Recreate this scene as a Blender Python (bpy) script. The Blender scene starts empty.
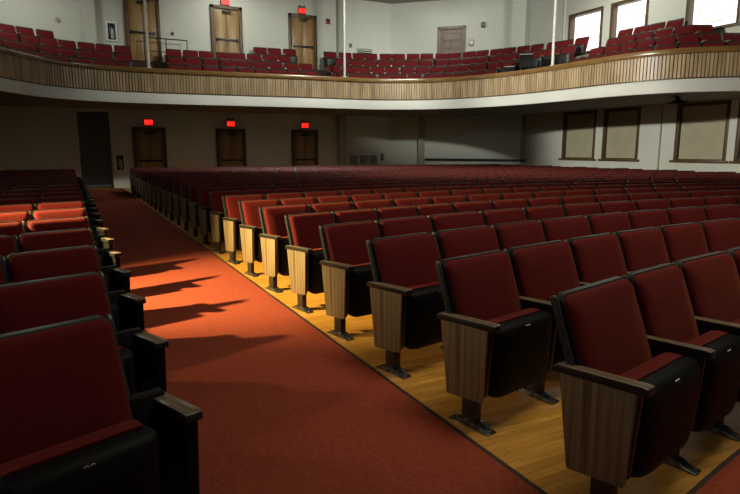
import bpy, bmesh, math, random
from mathutils import Vector, Matrix

random.seed(7)
SC = bpy.context.scene
COL = SC.collection
SC.view_settings.view_transform = 'Standard'
SC.view_settings.look = 'None'
SC.view_settings.gamma = 1.0
SC.view_settings.use_curve_mapping = False
SC.view_settings.exposure = 0.0
try:
    SC.cycles.use_denoising = True
    SC.cycles.max_bounces = 6
    SC.cycles.diffuse_bounces = 4
    SC.cycles.sample_clamp_indirect = 4.0
except Exception:
    pass

# ------------------------------------------------------------------ camera
F_PX, EYE = 575.0, 1.46
PITCH = math.atan(97.0 / F_PX)
YAW = math.atan(300.0 / F_PX * math.cos(PITCH))
cam = bpy.data.cameras.new('camera')
cam.sensor_width = 36.0
cam.lens = 36.0 * F_PX / 740.0
cam.clip_start = 0.05
camo = bpy.data.objects.new('camera', cam)
camo.location = (0, 0, EYE)
camo.rotation_euler = (math.pi / 2 - PITCH, 0, -YAW)
COL.objects.link(camo)
SC.camera = camo
FW = Vector((math.sin(YAW) * math.cos(PITCH), math.cos(YAW) * math.cos(PITCH), -math.sin(PITCH)))
RT = Vector((math.cos(YAW), -math.sin(YAW), 0))
UP = RT.cross(FW)


def depth_px(p):
    """(depth, x, y) of a point: only used to decide which seats the view can show."""
    v = Vector(p) - Vector((0, 0, EYE))
    z = v.dot(FW)
    if z < 0.05:
        return z, -9999, -9999
    return z, 370 + F_PX * v.dot(RT) / z, 247 - F_PX * v.dot(UP) / z


# --------------------------------------------------------------- materials
def new_mat(name):
    m = bpy.data.materials.new(name)
    m.use_nodes = True
    nt = m.node_tree
    return m, nt, nt.nodes['Principled BSDF']


def ramp(nt, fac, c0, c1, p0=0.0, p1=1.0):
    r = nt.nodes.new('ShaderNodeValToRGB')
    r.color_ramp.elements[0].position = p0
    r.color_ramp.elements[1].position = p1
    r.color_ramp.elements[0].color = (*c0, 1)
    r.color_ramp.elements[1].color = (*c1, 1)
    nt.links.new(fac, r.inputs[0])
    return r


def coords(nt, scale=(1, 1, 1), kind='Object'):
    t = nt.nodes.new('ShaderNodeTexCoord')
    mp = nt.nodes.new('ShaderNodeMapping')
    mp.inputs['Scale'].default_value = scale
    nt.links.new(t.outputs[kind], mp.inputs[0])
    return mp.outputs[0]


def noise_mat(name, c0, c1, scale=(8, 8, 8), rough=0.6, detail=4.0, bump=0.0, spec=0.5, sheen=0.0, metal=0.0, p0=0.35, p1=0.65, bscale=None, kind='Object'):
    m, nt, b = new_mat(name)
    n = nt.nodes.new('ShaderNodeTexNoise')
    n.inputs['Scale'].default_value = 1.0
    n.inputs['Detail'].default_value = detail
    nt.links.new(coords(nt, scale, kind), n.inputs['Vector'])
    r = ramp(nt, n.outputs['Fac'], c0, c1, p0, p1)
    nt.links.new(r.outputs[0], b.inputs['Base Color'])
    b.inputs['Roughness'].default_value = rough
    b.inputs['Specular IOR Level'].default_value = spec
    b.inputs['Metallic'].default_value = metal
    if sheen:
        b.inputs['Sheen Weight'].default_value = sheen
        b.inputs['Sheen Roughness'].default_value = 0.4
        b.inputs['Sheen Tint'].default_value = (1, 0.40, 0.16, 1)
    if bump:
        n2 = nt.nodes.new('ShaderNodeTexNoise')
        n2.inputs['Scale'].default_value = 1.0
        n2.inputs['Detail'].default_value = 2.0
        nt.links.new(coords(nt, bscale or scale, kind), n2.inputs['Vector'])
        bp = nt.nodes.new('ShaderNodeBump')
        bp.inputs['Strength'].default_value = bump
        bp.inputs['Distance'].default_value = 0.01
        nt.links.new(n2.outputs['Fac'], bp.inputs['Height'])
        nt.links.new(bp.outputs[0], b.inputs['Normal'])
    return m


def emit_mat(name, col, strength):
    m, nt, b = new_mat(name)
    b.inputs['Base Color'].default_value = (*col, 1)
    b.inputs['Emission Color'].default_value = (*col, 1)
    b.inputs['Emission Strength'].default_value = strength
    b.inputs['Roughness'].default_value = 0.4
    return m


M = {}
M['fabric'] = noise_mat('red_fabric', (0.105, 0.0075, 0.0085), (0.135, 0.0095, 0.0105), (60, 60, 60), 0.85, bump=0.10, spec=0.15, sheen=0.2, bscale=(300, 300, 300))
M['plastic'] = noise_mat('black_plastic', (0.004, 0.004, 0.0045), (0.007, 0.007, 0.0075), (20, 20, 20), 0.55, bump=0.08, spec=0.12, bscale=(200, 200, 200))
M['rim'] = noise_mat('black_edge_trim', (0.008, 0.009, 0.008), (0.013, 0.014, 0.013), (20, 20, 20), 0.42)
M['post'] = noise_mat('gunmetal_paint', (0.020, 0.023, 0.021), (0.030, 0.034, 0.031), (30, 30, 30), 0.32, spec=0.6)
M['steel'] = noise_mat('dark_brown_steel', (0.016, 0.011, 0.009), (0.024, 0.017, 0.014), (20, 20, 20), 0.45)
M['foot'] = noise_mat('worn_foot_casting', (0.06, 0.06, 0.065), (0.22, 0.22, 0.23), (30, 30, 30), 0.22, metal=0.8)
M['tag'] = noise_mat('silver_emblem', (0.45, 0.45, 0.47), (0.6, 0.6, 0.62), (80, 80, 80), 0.35, metal=0.6)
M['panel'] = noise_mat('walnut_laminate', (0.090, 0.062, 0.034), (0.245, 0.185, 0.110), (30, 70, 1.3), 0.42, detail=4.0, spec=0.35, p0=0.3, p1=0.66)
M['arm'] = noise_mat('armrest_wood', (0.12, 0.085, 0.055), (0.22, 0.165, 0.11), (50, 4, 20), 0.30, detail=3.0, spec=0.5)
M['wall'] = noise_mat('cream_painted_plaster', (0.62, 0.62, 0.55), (0.68, 0.68, 0.61), (0.5, 0.5, 0.5), 0.8, bump=0.05, bscale=(60, 60, 60))
M['sage'] = noise_mat('grey_green_paint', (0.36, 0.37, 0.31), (0.40, 0.41, 0.35), (0.5, 0.5, 0.5), 0.8)
M['ceil'] = noise_mat('ceiling_plaster', (0.34, 0.34, 0.30), (0.38, 0.38, 0.34), (0.6, 0.6, 0.6), 0.9)
M['white'] = noise_mat('white_fascia_paint', (0.66, 0.66, 0.62), (0.72, 0.72, 0.68), (1, 1, 1), 0.6)
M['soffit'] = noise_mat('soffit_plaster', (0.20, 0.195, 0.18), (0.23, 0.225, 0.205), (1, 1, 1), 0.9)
M['slat'] = noise_mat('honey_slat_wood', (0.30, 0.20, 0.105), (0.57, 0.42, 0.255), (5.5, 5.5, 0.7), 0.38, detail=2.0, p0=0.3, p1=0.7)
M['slatgap'] = noise_mat('dark_slat_backing', (0.11, 0.065, 0.03), (0.15, 0.09, 0.045), (3, 3, 3), 0.6)
M['rail'] = noise_mat('varnished_rail_wood', (0.17, 0.090, 0.028), (0.26, 0.145, 0.05), (2, 2, 20), 0.25, spec=0.6)
M['doorwood'] = noise_mat('golden_door_wood', (0.24, 0.135, 0.045), (0.40, 0.24, 0.085), (9, 9, 0.6), 0.4, detail=3.0)
M['trimwood'] = noise_mat('brown_trim_wood', (0.075, 0.040, 0.016), (0.115, 0.064, 0.027), (12, 12, 2), 0.45)
M['greydoor'] = noise_mat('taupe_door_paint', (0.20, 0.155, 0.12), (0.25, 0.195, 0.155), (6, 6, 1), 0.5)
M['dark'] = noise_mat('dark_hardware', (0.010, 0.009, 0.008), (0.018, 0.016, 0.014), (20, 20, 20), 0.4)
M['pole'] = noise_mat('white_pole_paint', (0.62, 0.61, 0.55), (0.70, 0.69, 0.63), (6, 6, 6), 0.4)
M['shade'] = noise_mat('beige_roller_shade', (0.40, 0.355, 0.25), (0.45, 0.40, 0.285), (2, 2, 2), 0.8)
M['white_metal'] = noise_mat('white_cabinet_enamel', (0.78, 0.78, 0.76), (0.85, 0.85, 0.83), (6, 6, 6), 0.4)
M['grey'] = noise_mat('grey_device_plastic', (0.2, 0.21, 0.2), (0.26, 0.27, 0.26), (10, 10, 10), 0.5)
M['cabglass'] = noise_mat('dark_cabinet_glass', (0.03, 0.032, 0.035), (0.05, 0.053, 0.056), (6, 6, 6), 0.12)
M['redpaint'] = noise_mat('red_enamel', (0.35, 0.02, 0.015), (0.42, 0.03, 0.02), (6, 6, 6), 0.35)
M['bottle'] = noise_mat('pale_extinguisher', (0.40, 0.40, 0.42), (0.5, 0.5, 0.52), (6, 6, 6), 0.35)
M['exit'] = emit_mat('exit_sign_red', (1.0, 0.012, 0.008), 1.3)
M['exittext'] = emit_mat('exit_sign_letters', (1.0, 0.05, 0.03), 1.5)
M['carpet'] = noise_mat('red_carpet', (0.240, 0.050, 0.029), (0.30, 0.064, 0.038), (55, 55, 55), 0.95, detail=6.0, bump=0.2, spec=0.05, bscale=(260, 260, 260))
M['tierfloor'] = noise_mat('dark_tier_carpet', (0.045, 0.022, 0.018), (0.065, 0.032, 0.026), (30, 30, 30), 0.9)
M['binding'] = noise_mat('dark_carpet_binding', (0.018, 0.013, 0.011), (0.03, 0.022, 0.018), (30, 30, 30), 0.7)


def floor_material():
    m, nt, b = new_mat('maple_strip_floor')
    v = coords(nt, (1, 1, 1))
    br = nt.nodes.new('ShaderNodeTexBrick')
    br.inputs['Scale'].default_value = 1.0
    br.inputs['Brick Width'].default_value = 0.9
    br.inputs['Row Height'].default_value = 0.057
    br.inputs['Mortar Size'].default_value = 0.0012
    br.inputs['Color1'].default_value = (0.55, 0.265, 0.047, 1)
    br.inputs['Color2'].default_value = (0.70, 0.365, 0.075, 1)
    br.inputs['Mortar'].default_value = (0.20, 0.10, 0.03, 1)
    nt.links.new(v, br.inputs['Vector'])
    n = nt.nodes.new('ShaderNodeTexNoise')
    n.inputs['Scale'].default_value = 1.0
    n.inputs['Detail'].default_value = 5
    nt.links.new(coords(nt, (3, 40, 3)), n.inputs['Vector'])
    mx = nt.nodes.new('ShaderNodeMixRGB')
    mx.blend_type = 'MULTIPLY'
    mx.inputs[0].default_value = 0.6
    r = ramp(nt, n.outputs['Fac'], (0.62, 0.58, 0.5), (1, 1, 1), 0.3, 0.65)
    nt.links.new(br.outputs['Color'], mx.inputs[1])
    nt.links.new(r.outputs[0], mx.inputs[2])
    nt.links.new(mx.outputs[0], b.inputs['Base Color'])
    b.inputs['Roughness'].default_value = 0.35
    b.inputs['Specular IOR Level'].default_value = 0.35
    return m


M['floor'] = floor_material()


def glass_material(name, strength, faint):
    """a daylit leaded window: near-white glass with faint tinted ornaments"""
    m, nt, b = new_mat(name)
    v = coords(nt, (1, 1, 1), 'Generated')
    n = nt.nodes.new('ShaderNodeTexVoronoi')
    n.inputs['Scale'].default_value = 9.0
    nt.links.new(v, n.inputs['Vector'])
    sep = nt.nodes.new('ShaderNodeSeparateXYZ')
    nt.links.new(v, sep.inputs[0])

    def math_node(op, a, bb):
        q = nt.nodes.new('ShaderNodeMath')
        q.operation = op
        for i, x in enumerate((a, bb)):
            if isinstance(x, (int, float)):
                q.inputs[i].default_value = x
            else:
                nt.links.new(x, q.inputs[i])
        return q.outputs[0]
    dy = math_node('MULTIPLY', math_node('SUBTRACT', sep.outputs[1], 0.5), 1.0)
    dz = math_node('MULTIPLY', math_node('SUBTRACT', sep.outputs[2], 0.5), 1.0)
    rr = math_node('SQRT', math_node('ADD', math_node('MULTIPLY', dy, dy), math_node('MULTIPLY', dz, dz)), 0)
    ring = math_node('LESS_THAN', math_node('ABSOLUTE', math_node('SUBTRACT', rr, 0.36), 0), 0.018)
    core = math_node('LESS_THAN', rr, 0.17)
    speck = math_node('MULTIPLY', math_node('LESS_THAN', n.outputs['Distance'], 0.34), core)
    f = math_node('MULTIPLY', math_node('MAXIMUM', ring, speck), faint)
    mx = nt.nodes.new('ShaderNodeMixRGB')
    mx.inputs[1].default_value = (1.0, 1.0, 0.96, 1)
    nt.links.new(f, mx.inputs[0])
    mx2 = nt.nodes.new('ShaderNodeMixRGB')
    mx2.inputs[0].default_value = 0.5
    nt.links.new(n.outputs['Color'], mx2.inputs[1])
    mx2.inputs[2].default_value = (0.35, 0.25, 0.12, 1)
    nt.links.new(mx2.outputs[0], mx.inputs[2])
    nt.links.new(mx.outputs[0], b.inputs['Emission Color'])
    b.inputs['Emission Strength'].default_value = strength
    b.inputs['Base Color'].default_value = (0.3, 0.3, 0.3, 1)
    b.inputs['Roughness'].default_value = 0.2
    return m


M['pane'] = glass_material('daylit_leaded_glass', 1.5, 0.8)
M['paneleft'] = glass_material('sunlit_leaded_glass', 5.0, 0.5)


# ------------------------------------------------------------ mesh helpers
class MB:
    def __init__(self):
        self.v, self.f, self.mi = [], [], []
        self.cur = 0

    def add(self, vs, fs):
        o = len(self.v)
        self.v += [tuple(x) for x in vs]
        self.f += [tuple(i + o for i in f) for f in fs]
        self.mi += [self.cur] * len(fs)

    def box(self, x0, x1, y0, y1, z0, z1):
        self.add([(x0, y0, z0), (x1, y0, z0), (x1, y1, z0), (x0, y1, z0), (x0, y0, z1), (x1, y0, z1), (x1, y1, z1), (x0, y1, z1)],
                 [(0, 3, 2, 1), (4, 5, 6, 7), (0, 1, 5, 4), (1, 2, 6, 5), (2, 3, 7, 6), (3, 0, 4, 7)])

    def obox(self, c, ax, hx, ay, hy, hz):
        """box about centre c with horizontal half axes ax*hx, ay*hy and half height hz"""
        vs = []
        for sz in (-1, 1):
            for sx, sy in ((-1, -1), (1, -1), (1, 1), (-1, 1)):
                p = Vector(c) + Vector(ax) * hx * sx + Vector(ay) * hy * sy + Vector((0, 0, hz * sz))
                vs.append(p)
        self.add(vs, [(0, 3, 2, 1), (4, 5, 6, 7), (0, 1, 5, 4), (1, 2, 6, 5), (2, 3, 7, 6), (3, 0, 4, 7)])

    def loft(self, rings, cap0=True, cap1=True):
        n = len(rings[0])
        vs = [p for r in rings for p in r]
        fs = []
        for a in range(len(rings) - 1):
            for i in range(n):
                j = (i + 1) % n
                fs.append((a * n + i, a * n + j, (a + 1) * n + j, (a + 1) * n + i))
        if cap0:
            fs.append(tuple(reversed(range(n))))
        if cap1:
            fs.append(tuple((len(rings) - 1) * n + i for i in range(n)))
        self.add(vs, fs)

    def prism_x(self, prof, x0, x1):
        """extrude a (y,z) outline along x"""
        self.loft([[(x0, y, z) for y, z in prof], [(x1, y, z) for y, z in prof]])

    def tube(self, pts, r, n=8):
        rings = []
        for i, p in enumerate(pts):
            p = Vector(p)
            a = Vector(pts[max(i - 1, 0)])
            b = Vector(pts[min(i + 1, len(pts) - 1)])
            d = (b - a).normalized()
            u = d.cross(Vector((0, 0, 1)))
            if u.length < 1e-3:
                u = Vector((1, 0, 0))
            u.normalize()
            w = d.cross(u)
            rr = r[i] if isinstance(r, (list, tuple)) else r
            rings.append([p + (u * math.cos(2 * math.pi * k / n) + w * math.sin(2 * math.pi * k / n)) * rr for k in range(n)])
        self.loft(rings)

    def mesh(self, name, mats, bevel=0.0, seg=2, smooth=True):
        me = bpy.data.meshes.new(name)
        me.from_pydata(self.v, [], self.f)
        for m in (mats if isinstance(mats, (list, tuple)) else [mats]):
            me.materials.append(m)
        for p, i in zip(me.polygons, self.mi):
            p.material_index = i
        bm = bmesh.new()
        bm.from_mesh(me)
        bmesh.ops.recalc_face_normals(bm, faces=bm.faces)
        if bevel:
            es = [e for e in bm.edges if len(e.link_faces) == 2 and e.calc_face_angle(0) > 0.6]
            bmesh.ops.bevel(bm, geom=es, offset=bevel, segments=seg, profile=0.5, affect='EDGES', clamp_overlap=True)
        if smooth:
            for f in bm.faces:
                f.smooth = True
            for e in bm.edges:
                if len(e.link_faces) == 2 and e.calc_face_angle(0) > 0.7:
                    e.smooth = False
        bm.to_mesh(me)
        bm.free()
        return me


def link(name, me, parent=None, loc=None, rz=0.0):
    o = bpy.data.objects.new(name, me)
    COL.objects.link(o)
    if parent is not None:
        o.parent = parent
    if loc is not None:
        o.location = loc
    if rz:
        o.rotation_euler = (0, 0, rz)
    return o


def tag(o, label, cat, group=None, kind=None):
    o['label'] = label
    o['category'] = cat
    if group:
        o['group'] = group
    if kind:
        o['kind'] = kind
    return o


def struct(o):
    o['kind'] = 'structure'
    return o


def ordinal(n):
    base = ['zeroth', 'first', 'second', 'third', 'fourth', 'fifth', 'sixth', 'seventh', 'eighth', 'ninth', 'tenth', 'eleventh', 'twelfth', 'thirteenth',
            'fourteenth', 'fifteenth', 'sixteenth', 'seventeenth', 'eighteenth', 'nineteenth', 'twentieth']
    if n <= 20:
        return base[n]
    t = {20: 'twenty', 30: 'thirty', 40: 'forty', 50: 'fifty', 60: 'sixty'}[n // 10 * 10]
    return t + '-' + base[n % 10] if n % 10 else {30: 'thirtieth', 40: 'fortieth', 50: 'fiftieth', 60: 'sixtieth'}[n]


# --------------------------------------------------------------- the seat
W = 0.60                 # pitch of the seats along a row; a seat spans local x 0..W, faces local -y


def back_y(z):           # the line of the raked back
    return 0.03 - (0.85 - z) * 0.36


def rr_outline(x0, x1, z0, z1, rt, rb, n=5):
    """rounded outline in (x, z), counter-clockwise from the lower left"""
    pts = []
    for cx, cz, r, a0 in ((x0 + rb, z0 + rb, rb, 180), (x1 - rb, z0 + rb, rb, 270), (x1 - rt, z1 - rt, rt, 0), (x0 + rt, z1 - rt, rt, 90)):
        for k in range(n + 1):
            a = math.radians(a0 + 90.0 * k / n)
            pts.append((cx + r * math.cos(a), cz + r * math.sin(a)))
    return pts


def back_ring(x0, x1, z0, z1, rt, rb, dy, n=5, crown=0.008):
    xm = (x0 + x1) / 2
    out = []
    for x, z in rr_outline(x0, x1, z0, z1, rt, rb, n):
        u = (x - xm) / ((x1 - x0) / 2)
        zz = z + (crown * (1 - u * u) if z > (z0 + z1) / 2 else 0)
        out.append((x, back_y(zz) + dy - 0.012 * u * u, zz))
    return out


def back_pad(n=5, top=0.851):
    b = MB()
    x0, x1, z0, z1 = 0.031, W - 0.018, 0.30, top
    rings = [back_ring(x0, x1, z0, z1, 0.035, 0.03, -0.005, n)]
    rings.append(back_ring(x0, x1, z0, z1, 0.035, 0.03, -0.028, n))
    rings.append(back_ring(x0 + .007, x1 - .007, z0 + .007, z1 - .007, 0.035, 0.03, -0.042, n))
    rings.append(back_ring(x0 + .028, x1 - .028, z0 + .03, z1 - .028, 0.03, 0.03, -0.052, n))
    rings.append(back_ring(x0 + .10, x1 - .10, z0 + .12, z1 - .10, 0.03, 0.03, -0.058, n))
    b.loft(rings)
    return b


def back_shell(n=5):
    b = MB()
    x0, x1, z0, z1 = 0.024, W - 0.012, 0.285, 0.857
    rings = [back_ring(x0 + .02, x1 - .02, z0 + .02, z1 - .02, 0.03, 0.03, 0.026, n)]
    rings.append(back_ring(x0, x1, z0, z1, 0.042, 0.035, 0.012, n))
    rings.append(back_ring(x0, x1, z0, z1, 0.042, 0.035, -0.020, n))
    rings.append(back_ring(x0 + .010, x1 - .010, z0 + .010, z1 - .009, 0.036, 0.03, -0.023, n))
    b.loft(rings)
    return b


def side_post(x):
    """steel bar that carries the back, from the standard up to its rounded top"""
    b = MB()
    prof = []
    for z in (0.36, 0.50, 0.62, 0.74, 0.82):
        prof.append((back_y(z) - 0.020, z))
    prof += [(back_y(.84) - .016, 0.846), (back_y(.85) - 0.004, 0.857), (back_y(.85) + 0.012, 0.852)]
    for z in (0.82, 0.74, 0.62, 0.50, 0.36):
        prof.append((back_y(z) + 0.014, z))
    b.prism_x(prof, x - 0.012, x + 0.0105)
    return b


def seat_cushion():
    b = MB()
    x0, x1 = 0.052, W - 0.046
    rings = []
    for yy, ins, in ((-0.300, 0.0), (-0.245, 0.0), (-0.222, 0.01), (-0.208, 0.035), (-0.202, 0.09)):
        ring = []
        for x, z in rr_outline(x0 + ins, x1 - ins, 0.175 + ins, 0.556 - ins * .6, 0.03, 0.05, 4):
            t = (z - 0.17) / 0.39
            ring.append((x, yy + 0.02 * (1 - t), z))
        rings.append(ring)
    b.loft(rings)
    return b


def seat_shell():
    """black moulded underside of the tipped-up seat, facing the front"""
    b = MB()
    x0, x1 = 0.040, W - 0.036
    rings = []
    for yy, ins, lo in ((-0.302, 0.0, 0.0), (-0.350, 0.0, 0.0), (-0.372, 0.012, 0.006), (-0.386, 0.035, 0.02), (-0.394, 0.10, 0.07)):
        ring = []
        for x, z in rr_outline(x0 + ins, x1 - ins, 0.150 + lo, 0.548 - ins * .7, 0.022, 0.075, 4):
            t = max(0.0, (0.50 - z) / 0.35)
            u = (x - W / 2) / (W / 2)
            ring.append((x, yy + 0.020 * t * t + 0.010 * u * u, z))
        rings.append(ring)
    b.loft(rings)
    return b


def emblem():
    """two small silver ovals on the top edge of the shell"""
    b = MB()
    for cx in (W / 2 - 0.011, W / 2 + 0.011):
        pts = []
        for k in range(13):
            a = 2 * math.pi * k / 12
            pts.append((cx + 0.009 * math.cos(a), -0.377, 0.524 + 0.0065 * math.sin(a)))
        b.tube(pts, 0.0022, 5)
    return b


def armrest(xc, cut=0.0, hw=0.029):
    b = MB()
    prof = [(-0.008, 0.545), (-0.012, 0.572), (-0.03, 0.580), (-0.385 + cut, 0.592), (-0.405 + cut, 0.588), (-0.408 + cut, 0.560), (-0.395 + cut, 0.556)]
    b.prism_x(prof, xc - hw, xc + hw)
    return b


def arm_standard(xc, cut=0.0):
    b = MB()
    prof = [(-0.05, 0.54), (-0.375 + cut, 0.555), (-0.350 + cut, 0.20), (-0.30, 0.14), (-0.20, 0.14), (-0.10, 0.30), (-0.13, 0.42)]
    b.prism_x(prof, xc - 0.011, xc + 0.013)
    return b


def end_panel(xa, xb, cut=0.0):
    b = MB()
    prof = [(-0.040, 0.545), (-0.366 + cut, 0.558), (-0.344 + cut, 0.175), (-0.335 + cut, 0.160), (-0.10, 0.140), (-0.094, 0.150)]
    b.prism_x(prof, xa, xb)
    return b


def pedestal(xc):
    b = MB()
    b.box(xc - 0.026, xc + 0.026, -0.298, -0.205, 0.008, 0.16)
    return b


def foot_plate(xc):
    b = MB()
    prof = [(-0.395, 0.0), (-0.395, 0.008), (-0.345, 0.015), (-0.31, 0.036), (-0.19, 0.036), (-0.155, 0.015), (-0.115, 0.008), (-0.115, 0.0)]
    b.prism_x(prof, xc - 0.035, xc + 0.035)
    for yy in (-0.375, -0.135):
        b.loft([[(xc + 0.010 * math.cos(a), yy + 0.010 * math.sin(a), z) for a in [2 * math.pi * k / 8 for k in range(8)]] for z in (0.006, 0.017)])
    return b


def arm_housing():
    """black steel body under the wide aisle arm of the left block"""
    b = MB()
    prof = [(-0.02, 0.545), (-0.305, 0.552), (-0.285, 0.16), (-0.10, 0.14), (-0.075, 0.36)]
    b.prism_x(prof, XR - 0.030, XR + 0.020)
    b.prism_x([(-0.07, 0.42), (-0.285, 0.40), (-0.275, 0.16), (-0.10, 0.14)], W + 0.012, XR - 0.030)
    b.prism_x([(back_y(z) + o, z) for z, o in ((0.40, -0.03), (0.60, -0.03), (0.60, 0.015), (0.40, 0.015))], W - 0.004, XR + 0.012)
    return b


XR = W + 0.13                # axis of the extra standard on the right of an end seat
ME = {
    'backrest': back_pad().mesh('backrest', M['fabric']),
    'back_shell': back_shell().mesh('back_shell', M['rim']),
    'back_post': side_post(0.0115).mesh('back_post', M['post'], 0.004),
    'seat_cushion': seat_cushion().mesh('seat_cushion', M['fabric']),
    'seat_shell': seat_shell().mesh('seat_shell', M['plastic']),
    'emblem': emblem().mesh('emblem', M['tag']),
    'armrest': armrest(0.0).mesh('armrest', M['arm'], 0.004),
    'arm_standard': arm_standard(0.0).mesh('arm_standard', M['steel'], 0.003),
    'end_panel': end_panel(-0.028, -0.0115).mesh('end_panel', M['panel'], 0.003),
    'pedestal': pedestal(0.0).mesh('pedestal', M['steel'], 0.005),
    'foot_plate': foot_plate(0.0).mesh('foot_plate', M['foot'], 0.003),
    'armrest_r': armrest(XR - 0.006, 0.085, 0.038).mesh('armrest_right', M['arm'], 0.004),
    'arm_standard_r': arm_housing().mesh('arm_standard_right', M['plastic'], 0.004),
    'end_panel_r': end_panel(XR + 0.021, XR + 0.034, 0.085).mesh('end_panel_right', M['panel'], 0.003),
    'pedestal_r': pedestal(XR).mesh('pedestal_right', M['steel'], 0.005),
    'foot_plate_r': foot_plate(XR).mesh('foot_plate_right', M['foot'], 0.003),
    'back_post_r': side_post(W - .008).mesh('back_post_right', M['post'], 0.004),
}


def arm_faces(me):
    """wood on top, black edging on the sides and below"""
    me.materials.append(M['rim'])
    for p in me.polygons:
        if p.normal.z < 0.55:
            p.material_index = 1


arm_faces(ME['armrest'])
arm_faces(ME['armrest_r'])


def merged_seat(end=None, simple=True):
    """one light mesh of the whole seat, for seats whose parts are too small to see"""
    b = MB()
    n = 2
    for src, slot in ((back_pad(n), 0), (back_shell(n), 1), (side_post(0.0115), 2), (seat_cushion(), 0), (seat_shell(), 3), (armrest(0.0), 4), (arm_standard(0.0), 5), (pedestal(0.0), 5)):
        b.cur = slot
        b.add(src.v, src.f)
    if end == 'left':
        b.cur = 6
        s = end_panel(-0.028, -0.0115)
        b.add(s.v, s.f)
    if end == 'right':
        for src, slot in ((armrest(XR - 0.006, 0.085, 0.038), 4), (arm_housing(), 3), (pedestal(XR), 5), (end_panel(XR + .021, XR + .034, 0.085), 6)):
            b.cur = slot
            b.add(src.v, src.f)
    return b


SEATMATS = [M['fabric'], M['rim'], M['post'], M['plastic'], M['arm'], M['steel'], M['panel']]
ME['whole'] = merged_seat().mesh('whole_seat', SEATMATS)
ME['whole_left'] = merged_seat('left').mesh('whole_seat_end', SEATMATS)
ME['whole_right'] = merged_seat('right').mesh('whole_seat_end_right', SEATMATS)


def stem_of(n):
    return n.split('.')[0]


def place_seat(name, detail, end, loc, rz, sx, label, group, rise=0.0):
    if detail == 0:
        o = link(name, ME['whole' if end is None else 'whole_' + end])
    else:
        o = bpy.data.objects.new(name, None)
        o.empty_display_size = 0.2
        COL.objects.link(o)
        for nm in ('backrest', 'back_shell', 'back_post', 'seat_cushion', 'armrest', 'arm_standard'):
            link(nm, ME[nm], o)
        sh = link('seat_shell', ME['seat_shell'], o)
        pd = link('pedestal', ME['pedestal'], o)
        if detail == 2:
            link('emblem', ME['emblem'], sh)
            link('foot_plate', ME['foot_plate'], pd)
        if end == 'left':
            p = link('end_panel', ME['end_panel'], o)
            p['label'] = 'walnut laminate end panel'
        if end == 'right':
            for nm in ('armrest', 'arm_standard', 'end_panel', 'pedestal', 'back_post'):
                q = link(nm, ME[nm + '_r'], o)
                if nm == 'pedestal':
                    link('foot_plate', ME['foot_plate_r'], q)
    if rise:
        for ch in o.children:
            if stem_of(ch.name) in ('backrest', 'back_shell', 'back_post'):
                ch.location = (0, 0.36 * rise * 0.8, rise * 0.8)
            elif stem_of(ch.name) in ('seat_cushion', 'seat_shell'):
                ch.location = (0, 0.02, rise)
    o.location = loc
    o.rotation_euler = (0, 0, rz)
    o.scale = (sx, 1, 1)
    tag(o, label, 'seat', group)
    return o


# ------------------------------------------------- orchestra rows (arcs)
XC = 5.7                      # axis of the hall
X_RIGHT, X_LEFT = 1.752, 0.105   # axes of the aisle standards on the two sides of the carpet
PITCH_ROW = 0.85
W_LEFT = 0.505               # the left block has narrower seats
N_ROWS = 24
WIDTHS = {0: [.62, .52, .64], 1: [.60, .64, .575, .575, .575], 2: [.63, .66, .58, .64], 3: [.58, .62, .68]}

# walls of the hall, plan outline (x, y), seen side only
WALLS = [(-6.4, 20.3), (-2.3, 24.6), (13.75, 24.6), (18.15, 20.39), (18.4, 20.39), (18.4, -4.0)]


def row_circle(k):
    R = 16.0 + PITCH_ROW * k
    y0 = 1.72 + PITCH_ROW * k
    yc = y0 - math.sqrt(R * R - (XC - X_RIGHT) ** 2)
    return R, yc


def on_row(k, ang):
    R, yc = row_circle(k)
    return XC + R * math.sin(ang), yc + R * math.cos(ang)


cands = []
for k in range(N_ROWS):
    R, yc = row_circle(k)
    # right of the aisle
    a = math.asin((X_RIGHT - XC) / R)
    i = 0
    while True:
        w = WIDTHS.get(k, [.53, .53, .53, .53] if k % 2 == 0 else [])
        w = w[i] if i < len(w) else W + (0.012, -0.010, 0.006, -0.014, 0.004)[(i * 3 + k * 2) % 5]
        a2 = a + w / R
        x, y = on_row(k, a)
        x2, y2 = on_row(k, a2)
        # stay clear of the slanting wall and the side wall
        if x2 > 16.9 or (x2 - 13.75) * 0.69 + (y2 - 24.6) * 0.724 > -1.3:
            break
        rz = math.atan2(y2 - y, x2 - x)
        dx, dy = (0.008, -0.012) if k == 0 else (0.0, 0.0)
        cands.append(['R', k, i, (x + dx, y + dy), rz, w / W])
        a = a2
        i += 1
    # left of the aisle, from the second row back
    if k >= 1:
        a = math.asin((X_LEFT - XC) / R)
        i = 0
        while i < 7:
            a2 = a - W_LEFT / R
            x, y = on_row(k, a)
            x2, y2 = on_row(k, a2)
            cands.append(['L', k, i, (x2 - (0.01 if k == 1 else 0), y2 + (0.06 if k == 1 else 0)), math.atan2(y - y2, x - x2), W_LEFT / W])
            a = a2
            i += 1

seen = []
for c in cands:
    side, k, i, (x, y), rz, sx = c
    ok = []
    for u, v, z in ((0, 0, .85), (W, 0, .85), (0, -.35, .1), (W, -.35, .1), (W / 2, -.2, .5)):
        px = x + u * math.cos(rz) - v * math.sin(rz)
        py = y + u * math.sin(rz) + v * math.cos(rz)
        d, ix, iy = depth_px((px, py, z))
        if d > 0.1 and -6 < ix < 746 and -10 < iy < 505:
            ok.append(d)
    if ok:
        c.append(min(ok))
        seen.append(c)
seen.sort(key=lambda c: c[6])
near, rest = seen[:300], seen[300:]


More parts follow.
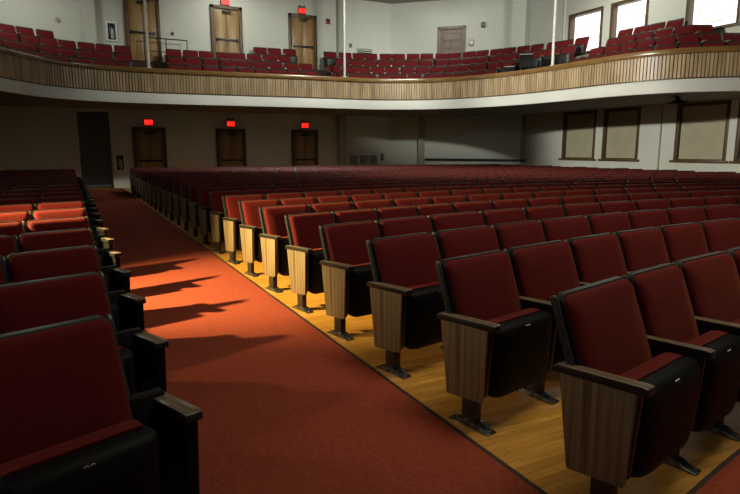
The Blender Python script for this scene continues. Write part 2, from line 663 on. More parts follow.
def seat_label(side, k, i):
    where = 'right' if side == 'R' else 'left'
    kk = k + 1 if side == 'R' else k
    row = 'front row' if kk == 1 else ordinal(kk) + ' row'
    if i == 0:
        return 'red tip-up aisle seat, %s %s of the red carpet aisle' % (row, where)
    return 'red tip-up seat, %s from the aisle in the %s %s of the carpet' % (ordinal(i + 1), row, where)


for side, k, i, (x, y), rz, sx, d in near:
    end = None
    if i == 0:
        end = 'left' if side == 'R' else 'right'
    detail = 2 if d < 4.6 else (1 if d < 8.5 else 0)
    if end and d < 9.5:
        detail = 2
    place_seat('theater_seat', detail, end, (x, y, 0), rz, sx, seat_label(side, k, i),
               'red tip-up seats right of the aisle' if side == 'R' else 'red tip-up seats left of the aisle',
               0.0 if side == 'R' else 0.038)

bst = MB()
for side, k, i, (x, y), rz, sx, d in rest:
    src = merged_seat(None if i else ('left' if side == 'R' else 'right'))
    ca, sa = math.cos(rz), math.sin(rz)
    o = len(bst.v)
    bst.v += [(x + px * sx * ca - py * sa, y + px * sx * sa + py * ca, pz) for px, py, pz in src.v]
    bst.f += [tuple(q + o for q in f) for f in src.f]
    bst.mi += src.mi
o = link('distant_seats', bst.mesh('distant_seats', SEATMATS))
tag(o, 'far rows of red tip-up seats under the balcony, small in the distance', 'seats', kind='stuff')

# ------------------------------------------------------------------ floor
b = MB()
b.box(-8, 19, -3, 26, -0.2, 0.0)
struct(link('floor', b.mesh('floor', M['floor'], smooth=False)))


def strip_mesh(pa, pb, z0, z1):
    """slab between two plan polylines"""
    b = MB()
    n = len(pa)
    vs = []
    for (ax, ay), (bx, by) in zip(pa, pb):
        vs += [(ax, ay, z0), (bx, by, z0), (bx, by, z1), (ax, ay, z1)]
    fs = [(0, 1, 2, 3), tuple((n - 1) * 4 + q for q in (3, 2, 1, 0))]
    for i in range(n - 1):
        o = i * 4
        for q in range(4):
            r = (q + 1) % 4
            fs.append((o + q, o + r, o + 4 + r, o + 4 + q))
    b.add(vs, fs)
    return b


XE = 1.685                        # right edge of the aisle carpet
carpet = bpy.data.objects.new('aisle_carpet', None)
COL.objects.link(carpet)
tag(carpet, 'red carpet runner up the aisle with dark bound edge', 'carpet', kind='structure')
ys = [-2.0 + 0.5 * i for i in range(53)]
b = strip_mesh([(0.18, y) for y in ys], [(XE, y) for y in ys], 0.0, 0.008)
# carpet across the front of the first row
fx = [XE + 0.25 * i for i in range(36)]
fy = []
R0, yc0 = row_circle(0)
for x in fx:
    fy.append(yc0 + math.sqrt((R0 - 0.46) ** 2 - (x - XC) ** 2))
b2 = strip_mesh([(x, -2.0) for x in fx], list(zip(fx, fy)), 0.0, 0.008)
b.add(b2.v, b2.f)
link('carpet_pile', b.mesh('carpet_pile', M['carpet'], smooth=False), carpet)
b = strip_mesh([(XE, y) for y in ys if y > 1.0], [(XE + 0.022, y) for y in ys if y > 1.0], 0.0, 0.010)
b2 = strip_mesh([(x, y) for x, y in zip(fx, fy)], [(x, y + 0.02) for x, y in zip(fx, fy)], 0.0, 0.010)
b.add(b2.v, b2.f)
link('edge_binding', b.mesh('edge_binding', M['binding'], smooth=False), carpet)

# ------------------------------------------------------------------ walls
ZC = 8.14


def wall_mesh(p, q, z0, z1, holes, thick):
    """wall from p to q (plan), solid, thick to the outside (left of p->q); holes = (u0, u1, z0, z1)"""
    p, q = Vector((*p, 0)), Vector((*q, 0))
    d = (q - p)
    L = d.length
    d.normalize()
    nrm = Vector((-d.y, d.x, 0))
    us = sorted({0.0, L, *[h[0] for h in holes], *[h[1] for h in holes]})
    zs = sorted({z0, z1, *[h[2] for h in holes], *[h[3] for h in holes]})
    b = MB()
    for i in range(len(us) - 1):
        for j in range(len(zs) - 1):
            um, zm = (us[i] + us[i + 1]) / 2, (zs[j] + zs[j + 1]) / 2
            if any(h[0] < um < h[1] and h[2] < zm < h[3] for h in holes):
                continue
            c = p + d * um + nrm * (thick / 2)
            c.z = zm
            b.obox(c, d, (us[i + 1] - us[i]) / 2, nrm, thick / 2, (zs[j + 1] - zs[j]) / 2)
    return b


# recess added beside the aisle so the lower wall falls into shade there
b = wall_mesh((-2.3, 24.6), (13.75, 24.6), 0, ZC, [(2.62, 3.72, 0, 2.9)], 0.3)
struct(link('wall_back', b.mesh('wall_back', M['wall'], smooth=False)))
b = MB()
b.box(0.2, 0.32, 24.9, 26.4, 0, 3.0)
b.box(1.42, 1.54, 24.9, 26.4, 0, 3.0)
b.box(0.2, 1.54, 26.4, 26.5, 0, 3.0)
b.box(0.2, 1.54, 24.9, 26.5, 3.0, 3.1)
struct(link('wall_added_recess', b.mesh('wall_added_recess', M['sage'], smooth=False)))
b = wall_mesh((13.75, 24.6), (18.15, 20.39), 0, ZC, [], 0.3)
struct(link('wall_slanted', b.mesh('wall_slanted', M['wall'], smooth=False)))
b = MB()
b.box(18.15, 18.7, 20.39, 20.7, 0, ZC)
struct(link('wall_corner', b.mesh('wall_corner', M['sage'], smooth=False)))
b = wall_mesh((-6.4, 20.3), (-2.3, 24.6), 0, ZC, [], 0.3)
struct(link('wall_slanted_left', b.mesh('wall_slanted_left', M['wall'], smooth=False)))

WIN_Y = [(16.4, 18.12), (14.42, 16.05), (11.2, 13.0), (9.3, 10.95)]
UZ = (5.25, 6.85)
LZ = (1.10, 3.0)
holes = []
for a0, a1 in WIN_Y:
    holes.append((20.39 - a1, 20.39 - a0, *UZ))
    holes.append((20.39 - a1, 20.39 - a0, *LZ))
b = wall_mesh((18.4, 20.39), (18.4, -4), 0, ZC, holes, 0.34)
struct(link('wall_right', b.mesh('wall_right', M['wall'], smooth=False)))
WIN_YL = [(3.4, 5.2), (7.2, 9.0), (11.1, 12.85), (14.2, 15.85)]
b = wall_mesh((-6.4, -4), (-6.4, 20.3), 0, ZC, [(4 + a0, 4 + a1, *UZ) for a0, a1 in WIN_YL], 0.34)
struct(link('wall_left', b.mesh('wall_left', M['wall'], smooth=False)))
b = MB()
b.box(-7, 19, -4, 26, ZC, ZC + 0.2)
struct(link('ceiling', b.mesh('ceiling', M['ceil'], smooth=False)))

# pilasters
b = MB()
b.box(10.95, 11.28, 24.3, 24.6, 0, ZC)
struct(link('trim_1', b.mesh('pilaster', M['sage'], smooth=False)))
b = MB()
b.box(0.86, 1.19, 24.36, 24.6, 3.3, ZC)
struct(link('trim_2', b.mesh('pilaster', M['wall'], smooth=False)))
d = (Vector((18.15, 20.39, 0)) - Vector((13.75, 24.6, 0))).normalized()
SL_N = Vector((-d.y, d.x, 0))            # outward normal of the slanted wall
SL_D = d
SL_P = Vector((13.75, 24.6, 0))
b = MB()
c = SL_P + d * 1.55 - SL_N * 0.12
b.obox((c.x, c.y, 1.5), d, 0.13, SL_N, 0.12, 1.5)
struct(link('trim_3', b.mesh('pilaster', M['sage'], smooth=False)))
# dark ledge along the slanted wall
b = MB()
c = SL_P + d * 4.05 - SL_N * 0.09
b.obox((c.x, c.y, 1.02), d, 2.3, SL_N, 0.09, 0.045)
struct(link('trim_4', b.mesh('wall_ledge', M['dark'], 0.01)))
# slim conduit down the right wall
b = MB()
b.tube([(18.37, 13.55, 0.0), (18.37, 13.55, 3.0)], 0.025, 8)
struct(link('trim_5', b.mesh('conduit', M['sage'])))
b = MB()
b.tube([(18.37, 18.35, 5.0), (18.37, 18.35, ZC)], 0.03, 8)
struct(link('trim_6', b.mesh('conduit', M['wall'])))


def window(idx, x, sgn, y0, y1, z0, z1, pane, shade=None):
    """window in a side wall; x = inner face of the wall, sgn = +1 when outside is +x"""
    root = bpy.data.objects.new('window_%d' % idx, None)
    COL.objects.link(root)
    root.location = (x, (y0 + y1) / 2, z0)
    struct(root)
    hw, h = (y1 - y0) / 2, z1 - z0
    t, dpt = 0.11, 0.30

    def bx(b, xa, xb, ya, yb, za, zb):
        xa, xb = sgn * xa, sgn * xb
        b.box(min(xa, xb), max(xa, xb), ya, yb, za, zb)
    b = MB()
    bx(b, -0.02, dpt, -hw, -hw + t, 0, h)
    bx(b, -0.02, dpt, hw - t, hw, 0, h)
    bx(b, -0.02, dpt, -hw + t, hw - t, h - t, h)
    bx(b, 0.0, dpt, -hw + t, hw - t, 0, 0.06)
    link('window_frame', b.mesh('window_frame', M['trimwood'], 0.006), root)
    b = MB()
    bx(b, -0.10, 0.0, -hw - 0.09, hw + 0.09, -0.05, 0.02)
    link('window_sill', b.mesh('window_sill', M['trimwood'], 0.008), root)
    b = MB()
    bx(b, dpt - 0.06, dpt - 0.04, -hw + t, hw - t, 0.06, h - t)
    link('pane', b.mesh('pane', M[pane], smooth=False), root)
    if shade:
        b = MB()
        bx(b, 0.10, 0.106, -hw + t + 0.015, hw - t - 0.015, 0.075, h - t)
        bx(b, 0.095, 0.111, -hw + t + 0.015, hw - t - 0.015, 0.065, 0.09)
        link('roller_shade', b.mesh('roller_shade', M[shade], smooth=False), root)


M['night'] = noise_mat('dim_window_glass', (0.03, 0.03, 0.03), (0.05, 0.05, 0.05), (4, 4, 4), 0.2)
n = 1
for a0, a1 in WIN_Y:
    window(n, 18.4, 1, a0, a1, *UZ, 'pane')
    n += 1
for a0, a1 in WIN_Y:
    window(n, 18.4, 1, a0, a1, *LZ, 'night', 'shade')
    n += 1
for a0, a1 in WIN_YL:
    window(n, -6.4, -1, a0, a1, *UZ, 'paneleft')
    n += 1


# ------------------------------------------------------------------ doors
def door(idx, loc, rz, w, h, leaf_mat, frame_mat, panels=False, bar=True):
    root = bpy.data.objects.new('door_%d' % idx, None)
    COL.objects.link(root)
    root.location = loc
    root.rotation_euler = (0, 0, rz)
    struct(root)
    hw = w / 2
    t = 0.13
    b = MB()
    b.box(-hw, -hw + t, -0.09, 0, 0, h)
    b.box(hw - t, hw, -0.09, 0, 0, h)
    b.box(-hw, hw, -0.09, 0, h - t, h + 0.0)
    link('door_frame', b.mesh('door_frame', M[frame_mat], 0.008), root)
    b = MB()
    if panels:
        b.box(-hw + t, hw - t, -0.030, -0.002, 0.01, h - t)
        z = 0.14
        ph = (h - t - 0.14 - 0.12) / 5
        for i in range(5):
            for za, zb in ((z, z + 0.03), (z + ph - 0.07, z + ph - 0.04)):
                b.box(-hw + t + 0.10, hw - t - 0.10, -0.048, -0.030, za, zb)
            b.box(-hw + t + 0.10, -hw + t + 0.13, -0.048, -0.030, z, z + ph - 0.04)
            b.box(hw - t - 0.13, hw - t - 0.10, -0.048, -0.030, z, z + ph - 0.04)
            z += ph
    else:
        b.box(-hw + t + 0.004, -0.004 + 0.0, -0.045, -0.002, 0.01, h - t - 0.004)
        b.box(0.004, hw - t - 0.004, -0.045, -0.002, 0.01, h - t - 0.004)
    link('door_leaf', b.mesh('door_leaf', M[leaf_mat], 0.004), root)
    if bar:
        b = MB()
        b.box(-hw + t + 0.06, hw - t - 0.06, -0.13, -0.09, 1.00, 1.07)
        b.box(-hw + t + 0.06, -hw + t + 0.12, -0.10, -0.045, 0.97, 1.10)
        b.box(hw - t - 0.12, hw - t - 0.06, -0.10, -0.045, 0.97, 1.10)
        link('push_bar', b.mesh('push_bar', M['dark'], 0.006), root)
        b = MB()
        b.box(-0.16, 0.18, -0.13, -0.045, h - t - 0.15, h - t - 0.05)
        b.tube([(0.1, -0.13, h - t - 0.09), (0.3, -0.22, h - t - 0.07), (0.02, -0.09, h - t + 0.02)], 0.012, 6)
        link('door_closer', b.mesh('door_closer', M['dark'], 0.006), root)
    return root


DX = [2.83, 6.06, 9.36]
for i, x in enumerate(DX):
    door(i + 1, (x, 24.6, 0), 0, 1.24, 2.34, 'doorwood', 'trimwood')
for i, x in enumerate(DX):
    door(i + 4, (x, 24.6, 4.86), 0, 1.29, 2.36, 'doorwood', 'trimwood')
rz_sl = math.atan2(SL_D.y, SL_D.x)
c = SL_P + SL_D * ((Vector((15.82, 22.63, 0)) - SL_P).dot(SL_D))
door(7, (c.x, c.y, 4.86), rz_sl, 1.27, 2.12, 'greydoor', 'greydoor', panels=True, bar=False)


# -------------------------------------------------------------- exit signs
cu = bpy.data.curves.new('exit_lettering', 'FONT')
cu.body = 'EXIT'
cu.size = 0.15
cu.align_x = 'CENTER'
cu.align_y = 'CENTER'
cu.extrude = 0.002
tmp = bpy.data.objects.new('exit_lettering', cu)
COL.objects.link(tmp)
bpy.context.view_layer.update()
EXIT_TEXT = bpy.data.meshes.new_from_object(tmp.evaluated_get(bpy.context.evaluated_depsgraph_get()))
EXIT_TEXT.materials.clear()
EXIT_TEXT.materials.append(M['exittext'])
bpy.data.objects.remove(tmp)


def exit_sign(loc, label, canopy):
    root = bpy.data.objects.new('exit_sign', None)
    COL.objects.link(root)
    root.location = loc
    tag(root, label, 'exit sign', 'lit exit signs over the doors')
    b = MB()
    b.box(-0.17, 0.17, -0.10, 0, 0, 0.23)
    link('sign_box', b.mesh('sign_box', M['dark'], 0.008), root)
    b = MB()
    b.box(-0.155, 0.155, -0.108, -0.10, 0.015, 0.215)
    link('sign_face', b.mesh('sign_face', M['exit'], smooth=False), root)
    t = link('lettering', EXIT_TEXT.copy(), root, (0, -0.1105, 0.115))
    t.rotation_euler = (math.pi / 2, 0, 0)
    if canopy:
        b = MB()
        b.box(-0.05, 0.05, -0.09, 0, 0.23, 0.27)
        for s in (-1, 1):
            b.tube([(0.03 * s, -0.06, 0.27), (0.14 * s, -0.10, 0.31)], [0.05, 0.06], 8)
        link('emergency_lamp', b.mesh('emergency_lamp', M['grey'], 0.005), root)


names = ['left', 'middle', 'right']
low = ['lit red exit sign under the balcony over the door nearest the aisle',
       'lit red exit sign over the middle dark door under the balcony',
       'lit red exit sign over the door beside the pilaster under the balcony']
upr = [None, 'lit red exit sign over the middle golden balcony door',
       'lit red exit sign over the balcony door nearest the pilaster']
for i, x in enumerate(DX):
    exit_sign((x, 24.6, 2.42), low[i], i > 0)
    if upr[i]:
        exit_sign((x - 0.03, 24.6, 7.24), upr[i], True)

# ----------------------------------------------------- balcony front curve
CP = [(-5.9, 8.4), (-4.9, 9.0), (-3.8, 9.7), (-2.9, 10.6), (-2.45, 12.2), (-2.4, 14.2), (-2.25, 15.9), (-1.6, 18.3), (-0.35, 20.25), (1.1, 21.0), (2.6, 21.1), (4.2, 20.97),
      (5.9, 20.75), (7.7, 20.5), (9.4, 20.35), (10.85, 20.1), (12.4, 19.2), (13.45, 17.6), (13.98, 15.9), (14.15, 14.2), (14.28, 12.2), (14.75, 10.65),
      (15.75, 9.65), (17.0, 9.0), (18.35, 8.5)]


def catmull(P, step=0.06):
    out = []
    for i in range(len(P) - 1):
        p0 = Vector(P[max(i - 1, 0)])
        p1, p2 = Vector(P[i]), Vector(P[i + 1])
        p3 = Vector(P[min(i + 2, len(P) - 1)])
        n = max(2, int((p2 - p1).length / step))
        for k in range(n):
            t = k / n
            out.append(0.5 * ((2 * p1) + (p2 - p0) * t + (2 * p0 - 5 * p1 + 4 * p2 - p3) * t * t + (3 * p1 - p0 - 3 * p2 + p3) * t ** 3))
    out.append(Vector(P[-1]))
    return out


FR = catmull(CP)
NF = len(FR)
TAN, NOR, ARC = [], [], [0.0]
for i in range(NF):
    t = (FR[min(i + 4, NF - 1)] - FR[max(i - 4, 0)]).normalized()
    TAN.append(t)
    NOR.append(Vector((-t.y, t.x)))       # away from the hall, into the balcony
    if i:
        ARC.append(ARC[-1] + (FR[i] - FR[i - 1]).length)


def wall_dist(p, d):
    best = 9.0
    for a, c in zip(WALLS[:-1], WALLS[1:]):
        a, c = Vector(a), Vector(c)
        e = c - a
        den = d.x * e.y - d.y * e.x
        if abs(den) < 1e-6:
            continue
        w = a - p
        t = (w.x * e.y - w.y * e.x) / den
        u = (w.x * d.y - w.y * d.x) / den
        if t > 0 and -0.01 <= u <= 1.01:
            best = min(best, t)
    # left wall
    if d.x < -1e-6:
        best = min(best, (-6.4 - p.x) / d.x)
    return best


DM = [wall_dist(FR[i], NOR[i]) for i in range(NF)]


def off(i, d):
    p = FR[i] + NOR[i] * min(d, DM[i] + 0.05)
    return (p.x, p.y)


Z_RAIL, Z_ST, Z_SB, Z_WB = 4.16, 4.01, 3.39, 3.01
balcony = bpy.data.objects.new('balcony', None)
COL.objects.link(balcony)
struct(balcony)
balcony['label'] = 'curved balcony with slatted wood front and white lower band'
balcony['category'] = 'balcony'
IDX = list(range(0, NF, 3))
if IDX[-1] != NF - 1:
    IDX.append(NF - 1)


def sweep(profile, name, mat, parent, idx=None):
    """sweep a closed (offset, z) profile along the balcony front"""
    b = MB()
    b.loft([[(*off(i, d), z) for d, z in profile] for i in (idx or IDX)])
    return link(name, b.mesh(name, mat), parent)


sweep([(0.0, Z_WB), (0.0, Z_SB - 0.05), (0.02, Z_SB - 0.02), (0.16, Z_SB - 0.02), (0.16, Z_WB)], 'white_band', M['white'], balcony)
sweep([(0.045, Z_SB - 0.02), (0.045, Z_ST), (0.14, Z_ST), (0.14, Z_SB - 0.02)], 'slat_backing', M['slatgap'], balcony)
sweep([(0.0, Z_SB - 0.035), (-0.02, Z_SB - 0.03), (-0.02, Z_SB), (0.045, Z_SB), (0.045, Z_SB - 0.035)], 'base_moulding', M['trimwood'], balcony)
sweep([(-0.05, Z_ST), (-0.065, Z_ST + 0.03), (-0.065, Z_RAIL - 0.03), (-0.05, Z_RAIL), (0.20, Z_RAIL + 0.012), (0.215, Z_RAIL - 0.02), (0.20, Z_ST)], 'top_rail', M['rail'], balcony)
# slats, one mesh
b = MB()
s, j = 0.05, 0
while s < ARC[-1] - 0.1:
    while ARC[j + 1] < s:
        j += 1
    t, nrm = TAN[j], NOR[j]
    p = FR[j] + (FR[j + 1] - FR[j]) * ((s - ARC[j]) / (ARC[j + 1] - ARC[j]))
    c = p + nrm * 0.022
    hw = 0.036
    b.obox((c.x, c.y, (Z_SB + Z_ST) / 2), (t.x, t.y, 0), hw, (nrm.x, nrm.y, 0), 0.022, (Z_ST - Z_SB) / 2)
    s += 0.096
link('slats', b.mesh('slats', M['slat'], smooth=False), balcony)
# stepped floor
FL = [(0.14, 3.30)]
for j in range(4):
    FL.append((0.50 + 0.85 * j, 3.60 + 0.40 * j))
prof = [(0.14, Z_WB + 0.06), (0.14, 3.30), (0.50, 3.30)]
for j in range(4):
    z = 3.60 + 0.40 * j
    prof.append((0.50 + 0.85 * j, z))
    prof.append((0.50 + 0.85 * (j + 1), z) if j < 3 else (7.0, z + 0.06))
prof.append((7.0, Z_WB + 0.06))
b = MB()
b.loft([[(*off(i, d), z) for d, z in prof] for i in IDX])
link('stepped_floor', b.mesh('stepped_floor', M['tierfloor'], smooth=False), balcony)
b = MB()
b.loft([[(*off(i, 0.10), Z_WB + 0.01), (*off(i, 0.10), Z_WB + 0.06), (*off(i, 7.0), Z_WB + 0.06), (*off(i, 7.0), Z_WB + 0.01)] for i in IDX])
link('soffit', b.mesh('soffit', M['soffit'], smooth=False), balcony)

# --------------------------------------------------------- balcony seats
ORD_ROW = ['front', 'second', 'third', 'top']


def balcony_seat_ok(x, y, j):
    q = x / y
    if y > 18 and x < 12:
        if 0.099 < q < 0.151:
            return False
        if (0.404, 0.390, 0.372, 0.36)[j] < q < 0.430:
            return False
    if x > 12 and 15.0 < y < 16.3:
        return False
    if j < 2 and x > 12 and 16.2 < y < 17.9:
        return False
    return True


bs = {}
for j in range(4):
    dd = 1.08 + 0.85 * j
    z = 3.60 + 0.40 * j
    # polyline of the row
    pl, arc = [], [0.0]
    for i in range(NF):
        q = FR[i] + NOR[i] * dd
        if pl and (q - pl[-1][0]).dot(TAN[i]) <= 0:
            continue
        if pl:
            arc.append(arc[-1] + (q - pl[-1][0]).length)
        pl.append((q, i))
    s, a = 0.0, 0
    while s + W < arc[-1]:
        while arc[a] < s:
            a += 1
        e = a
        while e < len(arc) - 1 and arc[e] < s + W:
            e += 1
        p, i0 = pl[a]
        q, i1 = pl[e]
        t = (q - p)
        if 0.4 < t.length < 0.9 and min(DM[i0], DM[i1]) > dd + (0.05 if p.x < 1.0 else 0.32):
            m = (p + q) / 2
            if balcony_seat_ok(m.x, m.y, j):
                d, ix, iy = depth_px((m.x, m.y, z + 0.8))
                if d > 0 and -14 < ix < 752 and -14 < iy < 200:
                    bs.setdefault(j, []).append((p.x, p.y, z, math.atan2(t.y, t.x), ix))
        s += W * 1.02


def balcony_mesh():
    out = {}
    b = back_pad(2, 0.822)
    out['backrest'] = b.mesh('balcony_backrest', M['fabric'])
    b = MB()
    for src, slot in ((back_shell(2), 0), (armrest(0.0), 1), (arm_standard(0.0), 2), (pedestal(0.0), 2), (seat_shell(), 0)):
        b.cur = slot
        b.add(src.v, src.f)
    out['chassis'] = b.mesh('balcony_chassis', [M['rim'], M['arm'], M['steel']])
    b = MB()
    # the balcony seats hang half open, cushion towards the back
    b.add(seat_cushion().v, seat_cushion().f)
    out['seat_cushion'] = b.mesh('balcony_cushion', M['fabric'])
    return out


BM = balcony_mesh()
SECTION = {}
for j, lst in bs.items():
    lst.sort(key=lambda q: q[4])
    for i, (x, y, z, rz, ix) in enumerate(lst):
        o = link('balcony_seat', BM['chassis'], None, (x, y, z), rz)
        link('backrest', BM['backrest'], o)
        link('seat_cushion', BM['seat_cushion'], o)
        row = 'front row by the rail' if j == 0 else ORD_ROW[j] + ' row'
        if j == 0:
            lab = 'red balcony seat behind the wood rail, %s from left in the front row' % ordinal(i + 1)
        else:
            lab = 'red balcony seat, %s from left in the %s row up' % (ordinal(i + 1), ORD_ROW[j] if j < 3 else 'topmost fourth')
        tag(o, lab, 'balcony seat', 'red seats on the balcony')

# ------------------------------------------------------------ white poles
for (x, y), lab in (((2.56, 21.16), 'slim white pole rising from the balcony rail before the first door'),
                    ((9.43, 20.42), 'slim white pole rising from the balcony rail beside the grey pilaster'),
                    ((14.20, 14.6), 'slim white pole on the balcony rail near the windows')):
    o = bpy.data.objects.new('support_pole', None)
    COL.objects.link(o)
    o.location = (x, y, Z_RAIL + 0.005)
    tag(o, lab, 'pole', 'white poles on the balcony rail')
    b = MB()
    b.tube([(0, 0, 0), (0, 0, ZC - Z_RAIL - 0.005)], 0.043, 12)
    link('shaft', b.mesh('pole_shaft', M['pole']), o)
    b = MB()
    b.tube([(0, 0, 0), (0, 0, 0.025)], 0.085, 12)
    link('base_flange', b.mesh('pole_flange', M['pole']), o)

# ------------------------------------------------------- small wall things


def cabinet(loc, label):
    o = bpy.data.objects.new('extinguisher_cabinet', None)
    COL.objects.link(o)
    o.location = loc
    tag(o, label, 'fire extinguisher cabinet', 'white extinguisher cabinets')
    b = MB()
    b.box(-0.20, 0.20, -0.04, 0, 0, 0.06)
    b.box(-0.20, 0.20, -0.04, 0, 0.64, 0.70)
    b.box(-0.20, -0.13, -0.04, 0, 0.06, 0.64)
    b.box(0.13, 0.20, -0.04, 0, 0.06, 0.64)
    link('cabinet_frame', b.mesh('cabinet_frame', M['white_metal'], 0.006), o)
    b = MB()
    b.box(-0.13, 0.13, -0.012, -0.002, 0.06, 0.64)
    link('cabinet_back', b.mesh('cabinet_back', M['cabglass'], smooth=False), o)
    b = MB()
    b.tube([(0.02, -0.03, 0.09), (0.02, -0.03, 0.38), (0.02, -0.03, 0.44), (0.02, -0.03, 0.47)], [0.06, 0.06, 0.03, 0.02], 10)
    b.tube([(0.02, -0.03, 0.47), (-0.05, -0.03, 0.50), (-0.08, -0.03, 0.40), (-0.07, -0.03, 0.25)], 0.014, 6)
    link('extinguisher', b.mesh('extinguisher', M['bottle']), o)


cabinet((1.70, 24.6, 0.62), 'white extinguisher cabinet on the dark wall under the balcony')
cabinet((1.73, 24.6, 5.50), 'white extinguisher cabinet beside the first balcony door')


def device(name, loc, rz, w, h, dp, mat, mat2, label, cat):
    o = bpy.data.objects.new(name, None)
    COL.objects.link(o)
    o.location = loc
    o.rotation_euler = (0, 0, rz)
    tag(o, label, cat)
    b = MB()
    b.box(-w / 2, w / 2, -dp, 0, 0, h)
    link('housing', b.mesh(name + '_housing', M[mat], 0.008), o)
    b = MB()
    b.box(-w * .32, w * .32, -dp - 0.012, -dp, h * .2, h * .8)
    link('face_plate', b.mesh(name + '_face', M[mat2], 0.003), o)
    return o


def sl(px, pz):
    q = SL_P + SL_D * px
    return (q.x, q.y, pz)


device('wall_mounted_alarm', (10.55, 24.6, 6.95), 0, 0.20, 0.22, 0.07, 'redpaint', 'dark', 'small dark red fire alarm box on the upper wall beside the pilaster', 'fire alarm')
device('wall_switch', (3.93, 24.6, 5.9), 0, 0.11, 0.13, 0.04, 'grey', 'dark', 'small dark switch on the cream wall right of first balcony door', 'switch')
device('wall_thermostat', (11.66, 24.6, 6.05), 0, 0.12, 0.16, 0.05, 'dark', 'grey', 'small black thermostat on the shaded upper wall past the pilaster', 'thermostat')
device('wall_speaker', sl((Vector((16.84, 21.64, 0)) - SL_P).dot(SL_D), 6.85), rz_sl, 0.16, 0.22, 0.12, 'dark', 'grey', 'small black speaker high on the slanted wall', 'speaker')
device('card_reader', sl((Vector((16.46, 22.0, 0)) - SL_P).dot(SL_D), 6.1), rz_sl, 0.22, 0.26, 0.05, 'grey', 'white_metal', 'small grey wall panel beside the taupe balcony door', 'wall panel')
device('wall_phone', (13.3, 24.6, 0.98), 0, 0.12, 0.3, 0.07, 'dark', 'grey', 'small black wall phone beside three grey boxes under the balcony', 'phone')
for i, x in enumerate((11.78, 12.30, 12.80)):
    device('wall_box', (x, 24.6, 0.78), 0, 0.36, 0.44, 0.10, 'grey', 'grey',
           ['grey metal wall box under the balcony, nearest the pilaster', 'grey metal wall box, middle of the three under the balcony', 'grey metal wall box under the balcony, nearest the black phone'][i], 'wall box')
o = bpy.data.objects.new('smoke_detector', None)
COL.objects.link(o)
o.location = (-0.05, 24.6, 6.13)
tag(o, 'round beige sensor on the cream upper wall above left balcony seats', 'sensor')
b = MB()
b.tube([(0, 0, 0), (0, -0.04, 0)], [0.11, 0.10], 16)
link('base_ring', b.mesh('sensor_base', M['pole']), o)
b = MB()
b.tube([(0, -0.04, 0), (0, -0.065, 0)], [0.07, 0.05], 16)
link('sensor_dome', b.mesh('sensor_dome', M['shade']), o)

# return air grille behind the balcony seats
o = bpy.data.objects.new('air_grille', None)
COL.objects.link(o)
o.location = (12.37, 24.6, 5.15)
tag(o, 'grey louvred air grille low on the shaded upper wall', 'air grille')
b = MB()
b.box(-0.40, 0.40, -0.03, 0, 0, 0.06)
b.box(-0.40, 0.40, -0.03, 0, 0.84, 0.90)
b.box(-0.40, -0.34, -0.03, 0, 0.06, 0.84)
b.box(0.34, 0.40, -0.03, 0, 0.06, 0.84)
link('grille_frame', b.mesh('grille_frame', M['sage'], 0.004), o)
b = MB()
for i in range(10):
    b.box(-0.34, 0.34, -0.02, -0.004, 0.08 + i * 0.076, 0.12 + i * 0.076)
link('louvres', b.mesh('louvres', M['dark'], smooth=False), o)

# stair handrail in the balcony gap
o = bpy.data.objects.new('stair_handrail', None)
COL.objects.link(o)
o.location = (3.60, 23.85, 4.8)
tag(o, 'thin dark metal handrail on the balcony steps before the first door', 'handrail')
b = MB()
b.tube([(-0.80, 0.3, 0.87), (0.80, 0.3, 0.87)], 0.022, 8)
b.tube([(-0.80, 0.3, 0.38), (0.80, 0.3, 0.38)], 0.016, 8)
link('rails', b.mesh('handrail_rails', M['dark']), o)
for x in (-0.78, 0.0, 0.78):
    b = MB()
    b.tube([(x, 0.3, 0.0), (x, 0.3, 0.87)], 0.02, 8)
    link('baluster', b.mesh('handrail_post', M['dark']), o)


# black equipment boxes on stands at the balcony corner
def monitor(loc, rz, label, base, w, h):
    o = bpy.data.objects.new('equipment_box', None)
    COL.objects.link(o)
    o.location = loc
    o.rotation_euler = (0, 0, rz)
    tag(o, label, 'equipment box', 'black equipment on the balcony')
    b = MB()
    b.prism_x([(-0.17, base), (0.17, base), (0.19, base + h), (-0.12, base + h)], -w / 2, w / 2)
    link('cabinet', b.mesh('box_cabinet', M['plastic'], 0.012), o)
    b = MB()
    b.box(-w / 2 - 0.004, w / 2 + 0.004, -0.13, 0.196, base + h, base + h + 0.03)
    link('lid', b.mesh('box_lid', M['grey'], 0.006), o)
    for sx in (-w / 2 + 0.05, w / 2 - 0.05):
        b = MB()
        b.tube([(sx, 0.0, 0.0), (sx, 0.0, base + 0.02)], 0.02, 8)
        b.tube([(sx, -0.15, 0.012), (sx, 0.15, 0.012)], 0.018, 8)
        link('leg', b.mesh('box_leg', M['grey']), o)


monitor((14.25, 16.75, 3.30), -0.70, 'black equipment box close behind the balcony rail, lower of the two', 0.72, 0.36, 0.36)
monitor((15.0, 16.75, 3.60), -0.70, 'black equipment box on a stand on the balcony, higher of the two', 0.80, 0.46, 0.46)

# ----------------------------------------------------------------- lights
w = bpy.data.worlds.new('world')
SC.world = w
w.use_nodes = True
w.node_tree.nodes['Background'].inputs[0].default_value = (0.9, 0.95, 1.0, 1)
w.node_tree.nodes['Background'].inputs[1].default_value = 0.06


def aim(o, p):
    d = Vector(p) - o.location
    o.rotation_euler = d.to_track_quat('-Z', 'Y').to_euler()


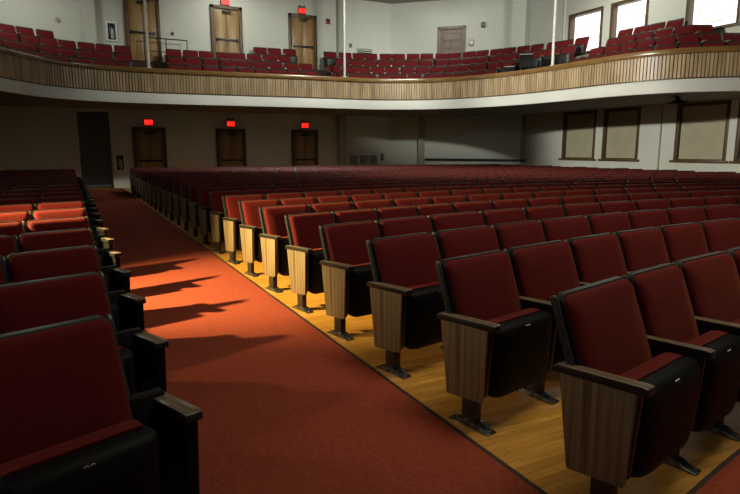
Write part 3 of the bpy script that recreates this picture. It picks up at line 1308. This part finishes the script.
def spot(name, loc, tgt, energy, col, size, blend, radius):
    l = bpy.data.lights.new(name, 'SPOT')
    l.energy = energy
    l.color = col
    l.spot_size = math.radians(size)
    l.spot_blend = blend
    l.shadow_soft_size = radius
    o = bpy.data.objects.new(name, l)
    o.location = loc
    COL.objects.link(o)
    aim(o, tgt)
    return o


def area(name, loc, tgt, energy, col, sx, sy):
    l = bpy.data.lights.new(name, 'AREA')
    l.shape = 'RECTANGLE'
    l.size, l.size_y = sx, sy
    l.energy = energy
    l.color = col
    o = bpy.data.objects.new(name, l)
    o.location = loc
    COL.objects.link(o)
    aim(o, tgt)
    return o


spot('warm_house_spot', (-3.1, 6.0, 2.95), (1.6, 6.1, 0.1), 6300, (1.0, 0.75, 0.28), 48, 1.0, 0.07)
spot('warm_spill_spot', (-3.1, 6.0, 2.95), (4.0, 5.0, 0.5), 490, (1.0, 0.72, 0.36), 80, 1.0, 0.12)
spot('slanted_wall_fill', (5.0, -2.5, 7.9), (16.5, 21.5, 7.3), 13500, (0.97, 1.0, 0.88), 32, 0.8, 0.5)  # unseen spot added to brighten the slanted upper wall
spot('balcony_front_fill', (8.6, 14.4, 7.95), (8.2, 20.3, 3.2), 2150, (0.98, 1.0, 0.87), 100, 0.8, 0.3)  # added ceiling spot, lifts the slats and white band
spot('side_wall_fill', (-6.0, 12.0, 6.2), (18.4, 12.6, 2.4), 11000, (1.0, 1.0, 0.86), 34, 0.6, 0.25)  # added spot carrying left-window daylight onto the right wall
h = area('overhead_light', (4.5, 2.2, 8.0), (4.5, 2.2, 0.0), 84, (1.0, 0.91, 0.66), 3.0, 3.0)
h.data.spread = math.radians(95)
h = area('overhead_light', (10.5, 13.0, 8.0), (10.5, 13.0, 0.0), 105, (1.0, 0.93, 0.75), 3.0, 3.0)  # second overhead area, added to raise the far seats
h.data.spread = math.radians(98)
for x, y, e in ((6.0, 23.2, 38), (-1.6, 22.0, 98), (14.0, 21.2, 48), (16.4, 14.5, 46)):  # unseen area lights added above the balcony to brighten its walls
    area('balcony_fill', (x, y, 8.05), (x, y, 0.0), e, (0.97, 1.0, 0.87), 1.2, 0.6)
